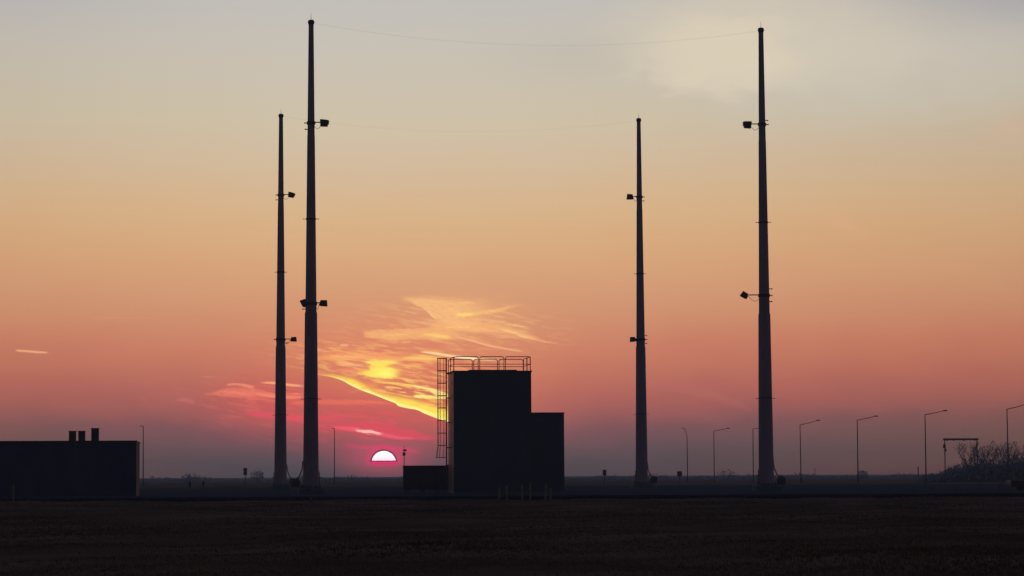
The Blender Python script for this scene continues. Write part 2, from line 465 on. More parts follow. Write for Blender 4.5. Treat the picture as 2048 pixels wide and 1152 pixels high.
def mat(name, colour, rough=0.7, metal=0.0, var=0.25, scale=3.0, bump=0.0, bscale=20.0, stretch=None, spec=0.5):
    mt = bpy.data.materials.new(name)
    mt.use_nodes = True
    t = mt.node_tree
    b = t.nodes['Principled BSDF']
    b.inputs['Roughness'].default_value = rough
    b.inputs['Metallic'].default_value = metal
    b.inputs['Specular IOR Level'].default_value = spec
    tc = t.nodes.new('ShaderNodeTexCoord')
    mp = t.nodes.new('ShaderNodeMapping')
    if stretch:
        mp.inputs['Scale'].default_value = stretch
    t.links.new(tc.outputs['Object'], mp.inputs[0])
    n = t.nodes.new('ShaderNodeTexNoise')
    n.inputs['Scale'].default_value = scale
    n.inputs['Detail'].default_value = 6
    t.links.new(mp.outputs[0], n.inputs['Vector'])
    r = t.nodes.new('ShaderNodeValToRGB')
    r.color_ramp.elements[0].position = 0.3
    r.color_ramp.elements[1].position = 0.7
    r.color_ramp.elements[0].color = tuple(c * (1 - var) for c in colour[:3]) + (1,)
    r.color_ramp.elements[1].color = tuple(min(1, c * (1 + var)) for c in colour[:3]) + (1,)
    t.links.new(n.outputs['Fac'], r.inputs[0])
    t.links.new(r.outputs[0], b.inputs['Base Color'])
    if bump:
        n2 = t.nodes.new('ShaderNodeTexNoise')
        n2.inputs['Scale'].default_value = bscale
        n2.inputs['Detail'].default_value = 5
        t.links.new(mp.outputs[0], n2.inputs['Vector'])
        bp = t.nodes.new('ShaderNodeBump')
        bp.inputs['Strength'].default_value = bump
        t.links.new(n2.outputs['Fac'], bp.inputs['Height'])
        t.links.new(bp.outputs[0], b.inputs['Normal'])
    return mt


MT = {
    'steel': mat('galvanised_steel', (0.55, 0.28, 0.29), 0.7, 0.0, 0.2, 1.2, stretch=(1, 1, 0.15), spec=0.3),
    'darksteel': mat('dark_steel', (0.085, 0.058, 0.06), 0.6, 0.0, 0.2, 2.0),
    'rail': mat('glare_tinted_railing', (0.26, 0.08, 0.055), 0.5, 0.0, 0.2, 3.0),  # redder and brighter than the rails: veiling glare put into the colour
    'glass': mat('lamp_glass', (0.05, 0.05, 0.055), 0.15, 0.0, 0.05, 2.0),
    'wall': mat('metal_cladding', (0.085, 0.078, 0.098), 0.27, 0.0, 0.15, 0.6, 0.04, 3.0, (1, 1, 0.3)),
    'wall2': mat('dull_cladding', (0.095, 0.085, 0.11), 0.8, 0.0, 0.15, 0.6, 0.04, 3.0, (1, 1, 0.3), spec=0.1),
    'trim': mat('rusty_trim', (0.10, 0.045, 0.035), 0.7, 0.0, 0.3, 2.0),
    'vent': mat('vent_metal', (0.10, 0.055, 0.05), 0.7, 0.0, 0.25, 2.0),
    'concrete': mat('concrete', (0.16, 0.155, 0.15), 0.9, 0.0, 0.2, 1.5, 0.3, 12),
    'yellow': mat('faded_yellow_paint', (0.30, 0.22, 0.06), 0.7, 0.0, 0.25, 5.0),
    'gravel': mat('gravel', (0.085, 0.074, 0.08), 0.95, 0.0, 0.35, 0.35, 0.8, 8, (0.4, 1, 1), spec=0.0),
    'ground': mat('dry_grass_soil', (0.18, 0.09, 0.055), 1.0, 0.0, 0.45, 0.12, 0.8, 3, spec=0.0),
    'grass': mat('dry_grass', (0.27, 0.135, 0.08), 0.95, 0.0, 0.4, 0.15, spec=0.0),
    'weeds': mat('dark_weeds', (0.03, 0.026, 0.024), 0.95, 0.0, 0.4, 0.5, spec=0.0),
    'soil': mat('dark_soil', (0.026, 0.022, 0.022), 1.0, 0.0, 0.3, 0.8, 0.8, 4, spec=0.0),
    'bush': mat('haze_tinted_leaves', (0.26, 0.30, 0.36), 0.95, 0.0, 0.3, 0.5, spec=0.1),  # pale blue-grey: distance haze painted into the foliage colour
    'bark': mat('bark', (0.19, 0.175, 0.19), 0.95, 0.0, 0.3, 3.0, spec=0.1),
    'red': mat('dark_red_paint', (0.09, 0.010, 0.010), 0.5, 0.0, 0.2, 3.0),
    'rubber': mat('rubber', (0.02, 0.02, 0.02), 0.9),
    'wire': mat('wire', (0.08, 0.08, 0.08), 0.6),
    'insul': mat('insulator_brown', (0.08, 0.04, 0.03), 0.4),
}

# ------------------------------------------------------------------ mesh helpers
C = sc.collection


class MB:
    def __init__(self):
        self.v, self.f = [], []

    def add(self, vs, fs):
        o = len(self.v)
        self.v += [tuple(p) for p in vs]
        self.f += [tuple(i + o for i in q) for q in fs]
        return self

    def box(self, x0, x1, y0, y1, z0, z1, top=1.0, rot=None, off=None):
        cx, cy = (x0 + x1) / 2, (y0 + y1) / 2
        vs = []
        for z, s in ((z0, 1.0), (z1, top)):
            for x, y in ((x0, y0), (x1, y0), (x1, y1), (x0, y1)):
                vs.append(Vector((cx + (x - cx) * s, cy + (y - cy) * s, z)))
        if rot is not None:
            vs = [rot @ p for p in vs]
        if off is not None:
            vs = [p + Vector(off) for p in vs]
        return self.add(vs, [(0, 3, 2, 1), (4, 5, 6, 7), (0, 1, 5, 4), (1, 2, 6, 5), (2, 3, 7, 6), (3, 0, 4, 7)])

    def cbox(self, x0, x1, y0, y1, z0, z1, c=0.02):
        """box with chamfered vertical and top edges"""
        pts = [(x0 + c, y0), (x1 - c, y0), (x1, y0 + c), (x1, y1 - c), (x1 - c, y1), (x0 + c, y1), (x0, y1 - c), (x0, y0 + c)]
        cx, cy = (x0 + x1) / 2, (y0 + y1) / 2
        ins = [(cx + (x - cx) * (1 - 2 * c / (x1 - x0)), cy + (y - cy) * (1 - 2 * c / (y1 - y0))) for x, y in pts]
        vs = [(x, y, z0) for x, y in pts] + [(x, y, z1 - c) for x, y in pts] + [(x, y, z1) for x, y in ins]
        fs = [tuple(range(7, -1, -1)), tuple(range(16, 24))]
        for k in range(8):
            j = (k + 1) % 8
            fs += [(k, j, 8 + j, 8 + k), (8 + k, 8 + j, 16 + j, 16 + k)]
        return self.add(vs, fs)

    def tube(self, pts, r, n=8, caps=True):
        pts = [Vector(p) for p in pts]
        rs = r if isinstance(r, (list, tuple)) else [r] * len(pts)
        vs, fs = [], []
        ref = None
        for i, p in enumerate(pts):
            d = (pts[min(i + 1, len(pts) - 1)] - pts[max(i - 1, 0)]).normalized()
            if ref is None:
                ref = Vector((1, 0, 0)) if abs(d.x) < 0.8 else Vector((0, 1, 0))
            a = (ref - d * ref.dot(d)).normalized()
            ref = a
            b = d.cross(a)
            for k in range(n):
                t = 2 * math.pi * k / n
                vs.append(p + (a * math.cos(t) + b * math.sin(t)) * rs[i])
        for i in range(len(pts) - 1):
            for k in range(n):
                j = (k + 1) % n
                fs.append((i * n + k, i * n + j, (i + 1) * n + j, (i + 1) * n + k))
        if caps:
            fs.append(tuple(range(n - 1, -1, -1)))
            fs.append(tuple(range((len(pts) - 1) * n, len(pts) * n)))
        return self.add(vs, fs)

    def build(self, name, m, parent=None, smooth=False):
        me = bpy.data.meshes.new(name)
        me.from_pydata(self.v, [], self.f)
        me.materials.append(MT[m])
        if smooth:
            me.polygons.foreach_set('use_smooth', [True] * len(me.polygons))
        o = bpy.data.objects.new(name, me)
        C.objects.link(o)
        if parent is not None:
            o.parent = parent
        return o


def tag(o, label=None, cat=None, group=None, kind=None):
    if label:
        o['label'] = label
    if cat:
        o['category'] = cat
    if group:
        o['group'] = group
    if kind:
        o['kind'] = kind
    return o


def thing(name, label, cat, loc=(0, 0, 0), rz=0.0, group=None):
    o = bpy.data.objects.new(name, None)
    C.objects.link(o)
    o.location = loc
    o.rotation_euler = (0, 0, rz)
    o.empty_display_size = 0.3
    return tag(o, label, cat, group)


def copy_tree(o, parent=None):
    c = o.copy()
    C.objects.link(c)
    if parent is not None:
        c.parent = parent
    for ch in list(o.children):
        copy_tree(ch, c)
    return c


SITE = R(7.3)                      # the site grid is turned this much
PAD = 0.25                         # the gravel yard sits a little above the field

# ------------------------------------------------------------------ ground
g = MB()
g.v = [(-3250, -3250, 0), (3250, -3250, 0), (3250, 3250, 0), (-3250, 3250, 0)]
g.f = [(0, 1, 2, 3)]
ground = tag(g.build('ground', 'ground'), kind='structure')

# field in front of the yard, gently uneven
xs = np.linspace(-70, 70, 141)  # a metre apart
ys = np.concatenate([np.linspace(20, 60, 60), np.linspace(61, 172, 90)])


def bumpy(x, y):
    return (0.035 * math.sin(x * 0.31 + 1.3) * math.sin(y * 0.22) + 0.03 * math.sin(x * 0.83 + y * 0.17) +
            0.02 * math.sin(x * 1.9 - y * 1.1) + 0.06)


f = MB()
for y in ys:
    for x in xs:
        edge = min(1, (70 - abs(x)) / 8, (y - 20) / 8, (172.0 - y) / 2)
        f.v.append((x, y, 0.004 + max(edge, 0) * bumpy(x, y)))
nx = len(xs)
for j in range(len(ys) - 1):
    for i in range(nx - 1):
        f.f.append((j * nx + i, j * nx + i + 1, (j + 1) * nx + i + 1, (j + 1) * nx + i))
tag(f.build('field', 'ground', smooth=True), kind='structure')

# yard: raised gravel pad with a sloping dark edge
Y0, Y1 = 173.5, 330.0
e = MB()
n = 120
for i in range(n + 1):
    x = -110 + 220 * i / n
    w = 0.5 * math.sin(i * 0.9) + 0.4 * math.sin(i * 2.3 + 1)
    e.v += [(x, Y0 - 2.2 + w, -0.05), (x, Y0 + w * 0.6, PAD + 0.02 * math.sin(i * 1.7)), (x, Y0 + 3 + w, PAD)]
for i in range(n):
    a, b = 3 * i, 3 * i + 3
    e.f += [(a, b, b + 1, a + 1), (a + 1, b + 1, b + 2, a + 2)]
tag(e.build('yard_edge', 'soil'), kind='structure')
y_ = MB()
y_.v = [(-110, Y0 + 2.0, PAD - 0.004), (110, Y0 + 2.0, PAD - 0.004), (110, Y1, PAD - 0.004), (-110, Y1, PAD - 0.004),
        (-112, Y0 + 2.0, -0.1), (112, Y0 + 2.0, -0.1), (112, Y1 + 2, -0.1), (-112, Y1 + 2, -0.1)]
y_.f = [(0, 1, 2, 3), (1, 5, 6, 2), (2, 6, 7, 3), (3, 7, 4, 0)]
tag(y_.build('gravel_yard', 'gravel'), kind='structure')

# ------------------------------------------------------------------ grass and weeds (nobody could count them)


def tuft_mesh(name, m, xy, z, h, w, blades=4, lean=0.5):
    n = len(xy)
    V = np.zeros((n * blades * 3, 3), np.float32)
    k = 0
    ang = rng.uniform(0, 2 * np.pi, (n, blades))
    hh = h[:, None] * rng.uniform(0.5, 1.0, (n, blades))
    ln = rng.uniform(-lean, lean, (n, blades, 2)) * hh[:, :, None]
    off = rng.normal(0, 1, (n, blades, 2)) * w[:, None, None] * 2
    bx = xy[:, None, :] + off
    dx = np.stack([np.cos(ang), np.sin(ang)], -1) * w[:, None, None]
    V = V.reshape(n, blades, 3, 3)
    V[:, :, 0, :2] = bx - dx
    V[:, :, 1, :2] = bx + dx
    V[:, :, 2, :2] = bx + ln
    V[:, :, 0, 2] = z[:, None] - 0.02
    V[:, :, 1, 2] = z[:, None] - 0.02
    V[:, :, 2, 2] = z[:, None] + hh
    V = V.reshape(-1, 3)
    nt_ = len(V) // 3
    me = bpy.data.meshes.new(name)
    me.vertices.add(len(V))
    me.vertices.foreach_set('co', V.ravel())
    me.loops.add(len(V))
    me.loops.foreach_set('vertex_index', np.arange(len(V), dtype=np.int32))
    me.polygons.add(nt_)
    me.polygons.foreach_set('loop_start', np.arange(0, len(V), 3, dtype=np.int32))
    me.polygons.foreach_set('loop_total', np.full(nt_, 3, dtype=np.int32))
    me.materials.append(MT[m])
    me.update(calc_edges=True)
    o = bpy.data.objects.new(name, me)
    C.objects.link(o)
    return o


N = 95000
yy = 36 + 136 * rng.uniform(0, 1, N) ** 1.25
xx = rng.uniform(-1, 1, N) * (yy * 0.235 + 4)
patch = np.sin(xx * 0.21 + yy * 0.13) + np.sin(xx * 0.55 - yy * 0.09 + 2) + rng.normal(0, 0.5, N)
keep = patch > -1.3
xx, yy, patch = xx[keep], yy[keep], patch[keep]
zz = np.array([0.004 + bumpy(a, b) for a, b in zip(xx, yy)])
hh = (0.035 + 0.022 * np.clip(patch, 0, 3)) * rng.uniform(0.7, 1.5, len(xx))
tag(tuft_mesh('grass', 'grass', np.stack([xx, yy], -1), zz, hh, 0.006 + 0.00012 * yy), 'short dry dark grass covering the field in the foreground', 'grass', kind='stuff')

N = 16000
xx = rng.uniform(-62, 62, N)
yy = rng.normal(171.5, 1.3, N)
clump = 0.5 + 0.5 * np.sin(xx * 0.35) * np.sin(xx * 0.13 + 1.0) + 0.3 * np.sin(xx * 1.3)
hh = np.clip(0.10 + 0.12 * clump, 0.05, 1) * rng.uniform(0.5, 1.4, N)
tag(tuft_mesh('weeds', 'weeds', np.stack([xx, yy], -1), np.full(N, 0.02), hh, np.full(N, 0.03), 5),
    'ragged strip of dark weeds along the near edge of the gravel yard', 'weeds', kind='stuff')

# ------------------------------------------------------------------ masts


def floodlight(parent, z, ang, out_=0.85, tilt=-25, size=1.0, rad=0.3):
    """bracket arm with a shoebox floodlight; ang is the heading the arm points to (local, 0 = +x)"""
    Rz = Matrix.Rotation(ang, 4, 'Z')
    fl = MB()
    Ht = Rz @ Matrix.Translation((rad + out_, 0, z)) @ Matrix.Rotation(R(tilt), 4, 'Y')
    s = size
    back = [(-0.18 * s, -0.27 * s, 0.24 * s), (-0.18 * s, 0.27 * s, 0.24 * s), (0.32 * s, 0.27 * s, 0.28 * s), (0.32 * s, -0.27 * s, 0.28 * s)]
    front = [(-0.26 * s, -0.34 * s, -0.14 * s), (-0.26 * s, 0.34 * s, -0.14 * s), (0.38 * s, 0.34 * s, -0.14 * s), (0.38 * s, -0.34 * s, -0.14 * s)]
    lip = [(p[0], p[1], p[2] - 0.06 * s) for p in front]
    vs = [Ht @ Vector(p) for p in back + front + lip]
    fl.add(vs, [(3, 2, 1, 0), (0, 1, 5, 4), (1, 2, 6, 5), (2, 3, 7, 6), (3, 0, 4, 7), (4, 5, 9, 8), (5, 6, 10, 9), (6, 7, 11, 10), (7, 4, 8, 11), (8, 9, 10, 11)])
    fo = fl.build('floodlight', 'darksteel', parent)
    ln = MB()
    q = [(-0.16 * s, -0.30 * s, -0.207 * s), (-0.16 * s, 0.30 * s, -0.207 * s), (0.32 * s, 0.30 * s, -0.207 * s), (0.32 * s, -0.30 * s, -0.207 * s)]
    ln.add([Ht @ Vector(p) for p in q] + [Ht @ Vector((p[0], p[1], p[2] - 0.012)) for p in q], [(0, 1, 2, 3), (7, 6, 5, 4), (0, 4, 5, 1), (1, 5, 6, 2), (2, 6, 7, 3), (3, 7, 4, 0)])
    ln.build('lens', 'glass', fo)
    yk = MB()
    yk.tube([Ht @ Vector((0, -0.37 * s, -0.02)), Ht @ Vector((-0.26 * s, -0.37 * s, 0.02)), Ht @ Vector((-0.26 * s, 0.37 * s, 0.02)), Ht @ Vector((0, 0.37 * s, -0.02))], 0.025, 6)
    yk.build('yoke', 'darksteel', fo)
    am = MB()
    am.tube([Rz @ Vector((rad * 0.5, 0, z + 0.05)), Rz @ Vector((rad + out_ - 0.2, 0, z + 0.05))], 0.045, 8)
    am.build('arm', 'darksteel', fo)
    cb = MB()
    pts = []
    for k in range(9):
        t = k / 8
        pts.append(Rz @ Vector((rad * 0.9 + (out_ - 0.25) * t, 0.05, z - 0.05 - 0.42 * math.sin(math.pi * (0.15 + 0.85 * t)))))
    cb.tube(pts, 0.018, 5)
    cb.build('cable', 'rubber', fo)


def stub(parent, z, ang, r0, ln=0.28, th=0.035):
    b = MB()
    Rz = Matrix.Rotation(ang, 4, 'Z')
    b.tube([Rz @ Vector((r0 * 0.6, 0, z)), Rz @ Vector((r0 + ln, 0, z))], th, 6)
    b.tube([Rz @ Vector((r0 + ln - 0.05, 0, z - 0.05)), Rz @ Vector((r0 + ln - 0.05, 0, z + 0.06))], th * 0.8, 6)
    b.build('step_bracket', 'darksteel', parent)


def rad_at(z):
    # radius of the shaft above its foot, with the two slip joints
    H = 38.35
    t = z / H
    r = 0.600 + (0.215 - 0.600) * t
    return r


def mast(name, label, X, Y, lights, side):
    t = thing('floodlight_mast', label, 'mast', (X, Y, PAD), SITE, 'four tall floodlight masts at the corners of the yard')
    H = 38.35
    J = [0.55, 14.6, 29.0, H]
    # concrete footing, base plate
    b = MB()
    b.cbox(-1.02, 1.02, -1.02, 1.02, -0.25, 0.48, 0.05)
    b.build('footing', 'concrete', t)
    b = MB()
    b.tube([(0, 0, 0.483), (0, 0, 0.55)], 0.86, 20)
    b.build('base_plate', 'darksteel', t)
    for k in range(12):
        a = 2 * math.pi * k / 12
        b = MB()
        b.tube([(0.76 * math.cos(a), 0.76 * math.sin(a), 0.552), (0.76 * math.cos(a), 0.76 * math.sin(a), 0.68)], 0.04, 6)
        b.build('anchor_bolt', 'darksteel', t)
    for k in range(3):
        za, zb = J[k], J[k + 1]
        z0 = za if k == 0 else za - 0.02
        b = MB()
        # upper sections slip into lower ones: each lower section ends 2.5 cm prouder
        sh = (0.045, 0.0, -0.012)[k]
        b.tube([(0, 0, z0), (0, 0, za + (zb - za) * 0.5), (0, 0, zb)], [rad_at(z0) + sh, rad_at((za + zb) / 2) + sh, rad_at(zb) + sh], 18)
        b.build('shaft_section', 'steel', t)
    b = MB()
    b.tube([(0, 0, H), (0, 0, H + 0.10)], 0.25, 14)
    b.tube([(0, 0, H + 0.102), (0, 0, H + 0.16)], [0.25, 0.17], 14)
    b.tube([(0, 0, H - 0.22), (0, 0, H - 0.002)], [0.225, 0.285], 14)
    b.build('cap', 'darksteel', t)
    b = MB()
    b.tube([(0, 0, H + 0.14), (0, 0, H + 0.72)], [0.022, 0.008], 6)
    b.build('lightning_rod', 'darksteel', t)
    for zc in (7.6, 22.2):
        r = rad_at(zc)
        b = MB()
        b.tube([(0, 0, zc - 0.06), (0, 0, zc + 0.06)], r + 0.045, 18)
        b.build('clamp_ring', 'darksteel', t)
        for a in (0.0, math.pi):
            stub(t, zc, a - SITE, r, 0.27, 0.022)
    for (z, heads, stubs) in lights:
        r = rad_at(z)
        b = MB()
        b.tube([(0, 0, z - 0.12), (0, 0, z + 0.12)], r + 0.06, 18)
        b.build('clamp_ring', 'darksteel', t)
        for (ang, o_, tl, s) in heads:
            floodlight(t, z, ang - SITE, o_, tl, s, r)
        for (ang, dz) in stubs:
            stub(t, z + dz, ang - SITE, r, 0.26, 0.04)
    # power conduit and hand-hole box at the foot
    sd = side
    b = MB()
    r = rad_at(1.0)
    b.tube([(sd * (r + 0.05), 0.2, 2.6), (sd * (r + 0.12), 0.2, 1.9), (sd * (r + 0.35), 0.2, 1.35), (sd * (r + 0.62), 0.2, 1.12)], 0.05, 7)
    b.build('conduit', 'darksteel', t)
    b = MB()
    b.box(sd * (r + 0.30) - 0.001 if sd > 0 else sd * (r + 1.00), sd * (r + 1.00) if sd > 0 else sd * (r + 0.30), -0.1, 0.5, 0.495, 1.0)
    b.box(sd * (r + 0.28) if sd > 0 else sd * (r + 1.02), sd * (r + 1.02) if sd > 0 else sd * (r + 0.28), -0.12, 0.52, 1.002, 1.18, 0.55)
    b.build('junction_box', 'darksteel', t)
    b = MB()
    b.tube([(-sd * (r + 0.09), -0.1, 0.6), (-sd * (r + 0.09), -0.1, 1.75)], 0.035, 6)
    b.tube([(-sd * (r + 0.30), -0.1, 1.28), (-sd * (r * 0.7), -0.1, 1.28)], 0.03, 6)
    b.build('ground_lead', 'darksteel', t)
    return t


def base_xy(x, ybase, d):
    p = W(x, 950, d)
    return p.x, d


D = 210.0
nl = base_xy(621.8, 0, D)
nr = base_xy(1532.5, 0, D * 1.023)
fl_ = base_xy(561.0, 0, D * 1.262)
fr_ = base_xy(1283.5, 0, D * 1.284)


def zat(y, x, d):
    return W(x, y, d).z - PAD


PI = math.pi
m_nl = mast('a', 'tallest mast on the left, closest to the camera, floodlights reaching right', nl[0], nl[1],
            [(zat(246, 622, D), [(0.0, 0.85, 186, 1.1)], [(PI, 0.0), (PI + 0.5, -0.55)]),
             (zat(607, 622, D), [(0.0, 0.50, 4, 1.0), (PI - 0.3, 0.10, -62, 0.9)], [(PI, -0.45)])], -1)
m_nr = mast('a', 'mast furthest to the right, closer of the right pair, floodlights on arms reaching left', nr[0], nr[1],
            [(zat(249, 1525, D * 1.023), [(PI, 1.0, 180, 1.1)], [(0.0, 0.0), (0.3, 0.35)]),
             (zat(591, 1530, D * 1.023), [(PI, 1.15, -28, 0.95)], [(0.0, 0.0), (0.2, -0.5), (0.0, 0.55)])], 1)
m_fl = mast('a', 'leftmost mast, smaller and farther away, close beside the tallest one', fl_[0], fl_[1],
            [(zat(390, 563, D * 1.262), [(0.0, 0.85, 196, 1.05)], [(PI, 0.0), (PI, -0.5)]),
             (zat(679, 562, D * 1.262), [(0.0, 0.82, 2, 0.95)], [(PI, 0.0), (0.0, -0.35)])], 1)
m_fr = mast('a', 'farther mast standing between the tower and the rightmost mast', fr_[0], fr_[1],
            [(zat(394, 1278, D * 1.284), [(PI, 0.62, 0, 1.1)], [(0.0, 0.0), (0.3, -0.4)]),
             (zat(679, 1281, D * 1.284), [(PI, 0.30, 6, 1.0)], [(0.0, 0.0), (0.2, -0.4), (0.0, 0.4)])], 1)

# shield wires strung between mast heads


def wire(a, b, sag, label, th=0.0035):
    a, b = Vector(a), Vector(b)
    pts = []
    for k in range(41):
        t = k / 40
        p = a.lerp(b, t)
        p.z -= sag * 4 * t * (1 - t)
        pts.append(p)
    o = MB().tube(pts, th, 5).build('overhead_wire', 'wire')
    tag(o, label, 'wire', 'thin wires strung between mast heads')
    return o


HT = PAD + 38.35 - 0.12
wire((nl[0] + 0.28, nl[1], HT), (nr[0] - 0.28, nr[1], HT), 1.50, 'thin sagging wire joining the heads of the two tallest masts')
wire((fl_[0] + 0.28, fl_[1], HT), (fr_[0] - 0.28, fr_[1], HT), 1.35, 'thin sagging wire joining the heads of the two farther masts', 0.0032)

# ------------------------------------------------------------------ tower building
TD = 200.0
TB = R(6.5)
fc = W(907.5, 950, TD)
tower = thing('tower_building', 'dark windowless tower with roof railing, caged ladder and lower right annex', 'building', (fc.x, fc.y, PAD), TB)
S = TD / FPX
TH = zat(744, 985, TD)
TW = (1062.5 - 907.5) * S / math.cos(TB) * 1.005
TDp = 4.7
b = MB()
b.box(0, TW, 0, TDp, 0, TH)
b.build('tower_wall', 'wall', tower)
# cladding ribs, real but barely proud of the wall
ribs = MB()
k = 0.3
while k < TW - 0.2:
    ribs.box(k, k + 0.035, -0.018, -0.002, 0.12, TH - 0.22)
    k += 0.6
tag(ribs.build('cladding_ribs', 'wall', tower), kind='stuff')
b = MB()
b.box(-0.05, TW + 0.05, -0.05, TDp + 0.05, TH + 0.002, TH + 0.12)
b.build('roof_edge', 'trim', tower)
b = MB()
b.box(1.3, 5.1, 1.2, 3.4, TH + 0.122, TH + 0.24, 0.97)
b.build('roof_hatch', 'trim', tower)
# annex
AH = zat(827, 1095, TD + 1.5)
AW = (1129.5 - 1063) * S * 1.01
b = MB()
b.box(TW + 0.004, TW + AW, 0.35, TDp - 0.3, 0, AH)
b.build('annex_wall', 'wall', tower)
ribs = MB()
k = TW + 0.35
while k < TW + AW - 0.2:
    ribs.box(k, k + 0.035, 0.332, 0.348, 0.12, AH - 0.2)
    k += 0.6
tag(ribs.build('annex_ribs', 'wall', tower), kind='stuff')
b = MB()
b.box(TW + 0.004, TW + AW + 0.05, 0.30, TDp - 0.25, AH + 0.002, AH + 0.08)
b.build('annex_roof_edge', 'trim', tower)
# plinth
b = MB()
b.box(-0.08, TW + AW + 0.08, -0.08, TDp + 0.08, -0.3, 0.11)
b.build('plinth', 'concrete', tower)
# guard rail modules with rounded corners
RZ = TH + 0.12


def rail_module(p0, p1, h=1.08, mid=0.5, midpost=False):
    """p0, p1 (x, y) on the roof"""
    b = MB()
    a, c = Vector((p0[0], p0[1], RZ)), Vector((p1[0], p1[1], RZ))
    d = (c - a).normalized()
    r = 0.16
    pts = [a, a + Vector((0, 0, h - r))]
    for q in (30, 60, 90):
        pts.append(a + Vector((0, 0, h - r)) + d * (r - r * math.cos(R(q))) + Vector((0, 0, r * math.sin(R(q)))))
    for q in (90, 60, 30, 0):
        pts.append(c + Vector((0, 0, h - r)) - d * (r - r * math.cos(R(q))) + Vector((0, 0, r * math.sin(R(q)))))
    pts.append(c)
    b.tube(pts, 0.030, 8)
    b.tube([a + Vector((0, 0, mid)), c + Vector((0, 0, mid))], 0.026, 6)
    if midpost:
        mm = (a + c) / 2
        b.tube([mm, mm + Vector((0, 0, h))], 0.026, 6)
    b.build('guard_rail', 'rail', tower)


k0 = 0.03
spans = [(908.5, 957.5), (960.5, 1009.5), (1012.5, 1062.5)]
for x0, x1 in spans:
    rail_module(((x0 - 907.5) * S, k0), ((x1 - 907.5) * S, k0))
for x0, x1 in spans:
    rail_module(((x0 - 907.5) * S, TDp - k0), ((x1 - 907.5) * S, TDp - k0), 1.08, 0.5)
XR = (1063.0 - 907.5) * S
for y0, y1 in ((0.12, 2.25), (2.4, 4.6)):
    rail_module((XR, y0), (XR, y1))
rail_module((0.04, 0.15), (0.04, 2.9))
# caged ladder on the left wall
LX, LY = -0.24, 3.55
lad_top = zat(716, 896, TD + 3)
for dy in (-0.21, 0.21):
    b = MB()
    b.tube([(LX, LY + dy, 0.15), (LX, LY + dy, lad_top)], 0.036, 8)
    b.build('ladder_stile', 'rail', tower)
z = 0.4
while z < lad_top - 0.6:
    b = MB()
    b.tube([(LX, LY - 0.19, z), (LX, LY + 0.19, z)], 0.014, 6)
    b.build('ladder_rung', 'rail', tower)
    z += 0.3
for yp in (746, 795.5, 845, 895, 930):
    zz_ = zat(yp, 900, TD + 3)
    b = MB()
    for dy in (-0.21, 0.21):
        b.box(LX + 0.03, -0.003, LY + dy - 0.02, LY + dy + 0.02, zz_ - 0.035, zz_ + 0.035)
    b.build('ladder_bracket', 'rail', tower)


def hoop_pts(z, r, n=14, depth=0.74):
    pts = []
    for k in range(n + 1):
        t = PI * k / n
        pts.append((LX - math.sin(t) ** 0.8 * depth, LY - math.cos(t) * r, z))
    return pts


hy = [716, 741, 766, 791, 815.5, 841, 866, 891, 915]
hz = [zat(q, 890, TD + 3) for q in hy]
for i, z in enumerate(hz):
    b = MB()
    r, dp = (0.36, 0.70) if i < len(hz) - 1 else (0.42, 0.82)
    pp = hoop_pts(z, r, 14, dp)
    for s0 in range(len(pp) - 1):
        a_, c_ = Vector(pp[s0]), Vector(pp[s0 + 1])
        b.tube([a_, c_], 0.028, 5)
    b.tube([pp[0], (LX, LY - 0.21, z)], 0.02, 5)
    b.tube([pp[-1], (LX, LY + 0.21, z)], 0.02, 5)
    b.build('cage_hoop', 'rail', tower)
ref = hoop_pts(0, 0.36, 14, 0.70)
low_ = hoop_pts(0, 0.42, 14, 0.82)
for k in (1, 3, 5, 7, 9, 11, 13):
    x, y, _ = ref[k]
    xl, yl, _ = low_[k]
    b = MB()
    b.tube([(xl, yl, hz[-1]), (x, y, hz[-2]), (x, y, hz[0])], 0.013, 4)
    b.build('cage_strap', 'rail', tower)

# ------------------------------------------------------------------ low skid unit left of the tower
u0 = W(806, 950, 214)
UW = 100 * 214 / FPX
unit = thing('equipment_skid', 'low dark box-shaped equipment enclosure raised on skids left of the tower', 'enclosure', (u0.x, u0.y, PAD), R(2.0))
utop = W(850, 931.5, 214).z - PAD
b = MB()
b.cbox(0, UW, 0, 2.0, 0.42, utop - 0.04, 0.03)
b.build('enclosure_body', 'darksteel', unit)
b = MB()
b.box(-0.05, UW + 0.05, -0.05, 2.05, utop - 0.038, utop + 0.02, 0.985)
b.build('enclosure_roof', 'darksteel', unit)
for yk_ in (0.15, 1.65):
    b = MB()
    b.box(0.05, UW - 0.05, yk_, yk_ + 0.2, 0.22, 0.417)
    b.build('skid_beam', 'darksteel', unit)
for xk in (0.15, 1.4, 2.6, UW - 0.55):
    b = MB()
    b.box(xk, xk + 0.4, 0.05, 1.95, -0.02, 0.217)
    b.build('support_block', 'concrete', unit)
for xk in (0.5, 1.5, 2.5):
    b = MB()
    b.box(xk, xk + 0.85, -0.025, -0.003, 0.55, utop - 0.2)
    b.build('access_door', 'darksteel', unit)

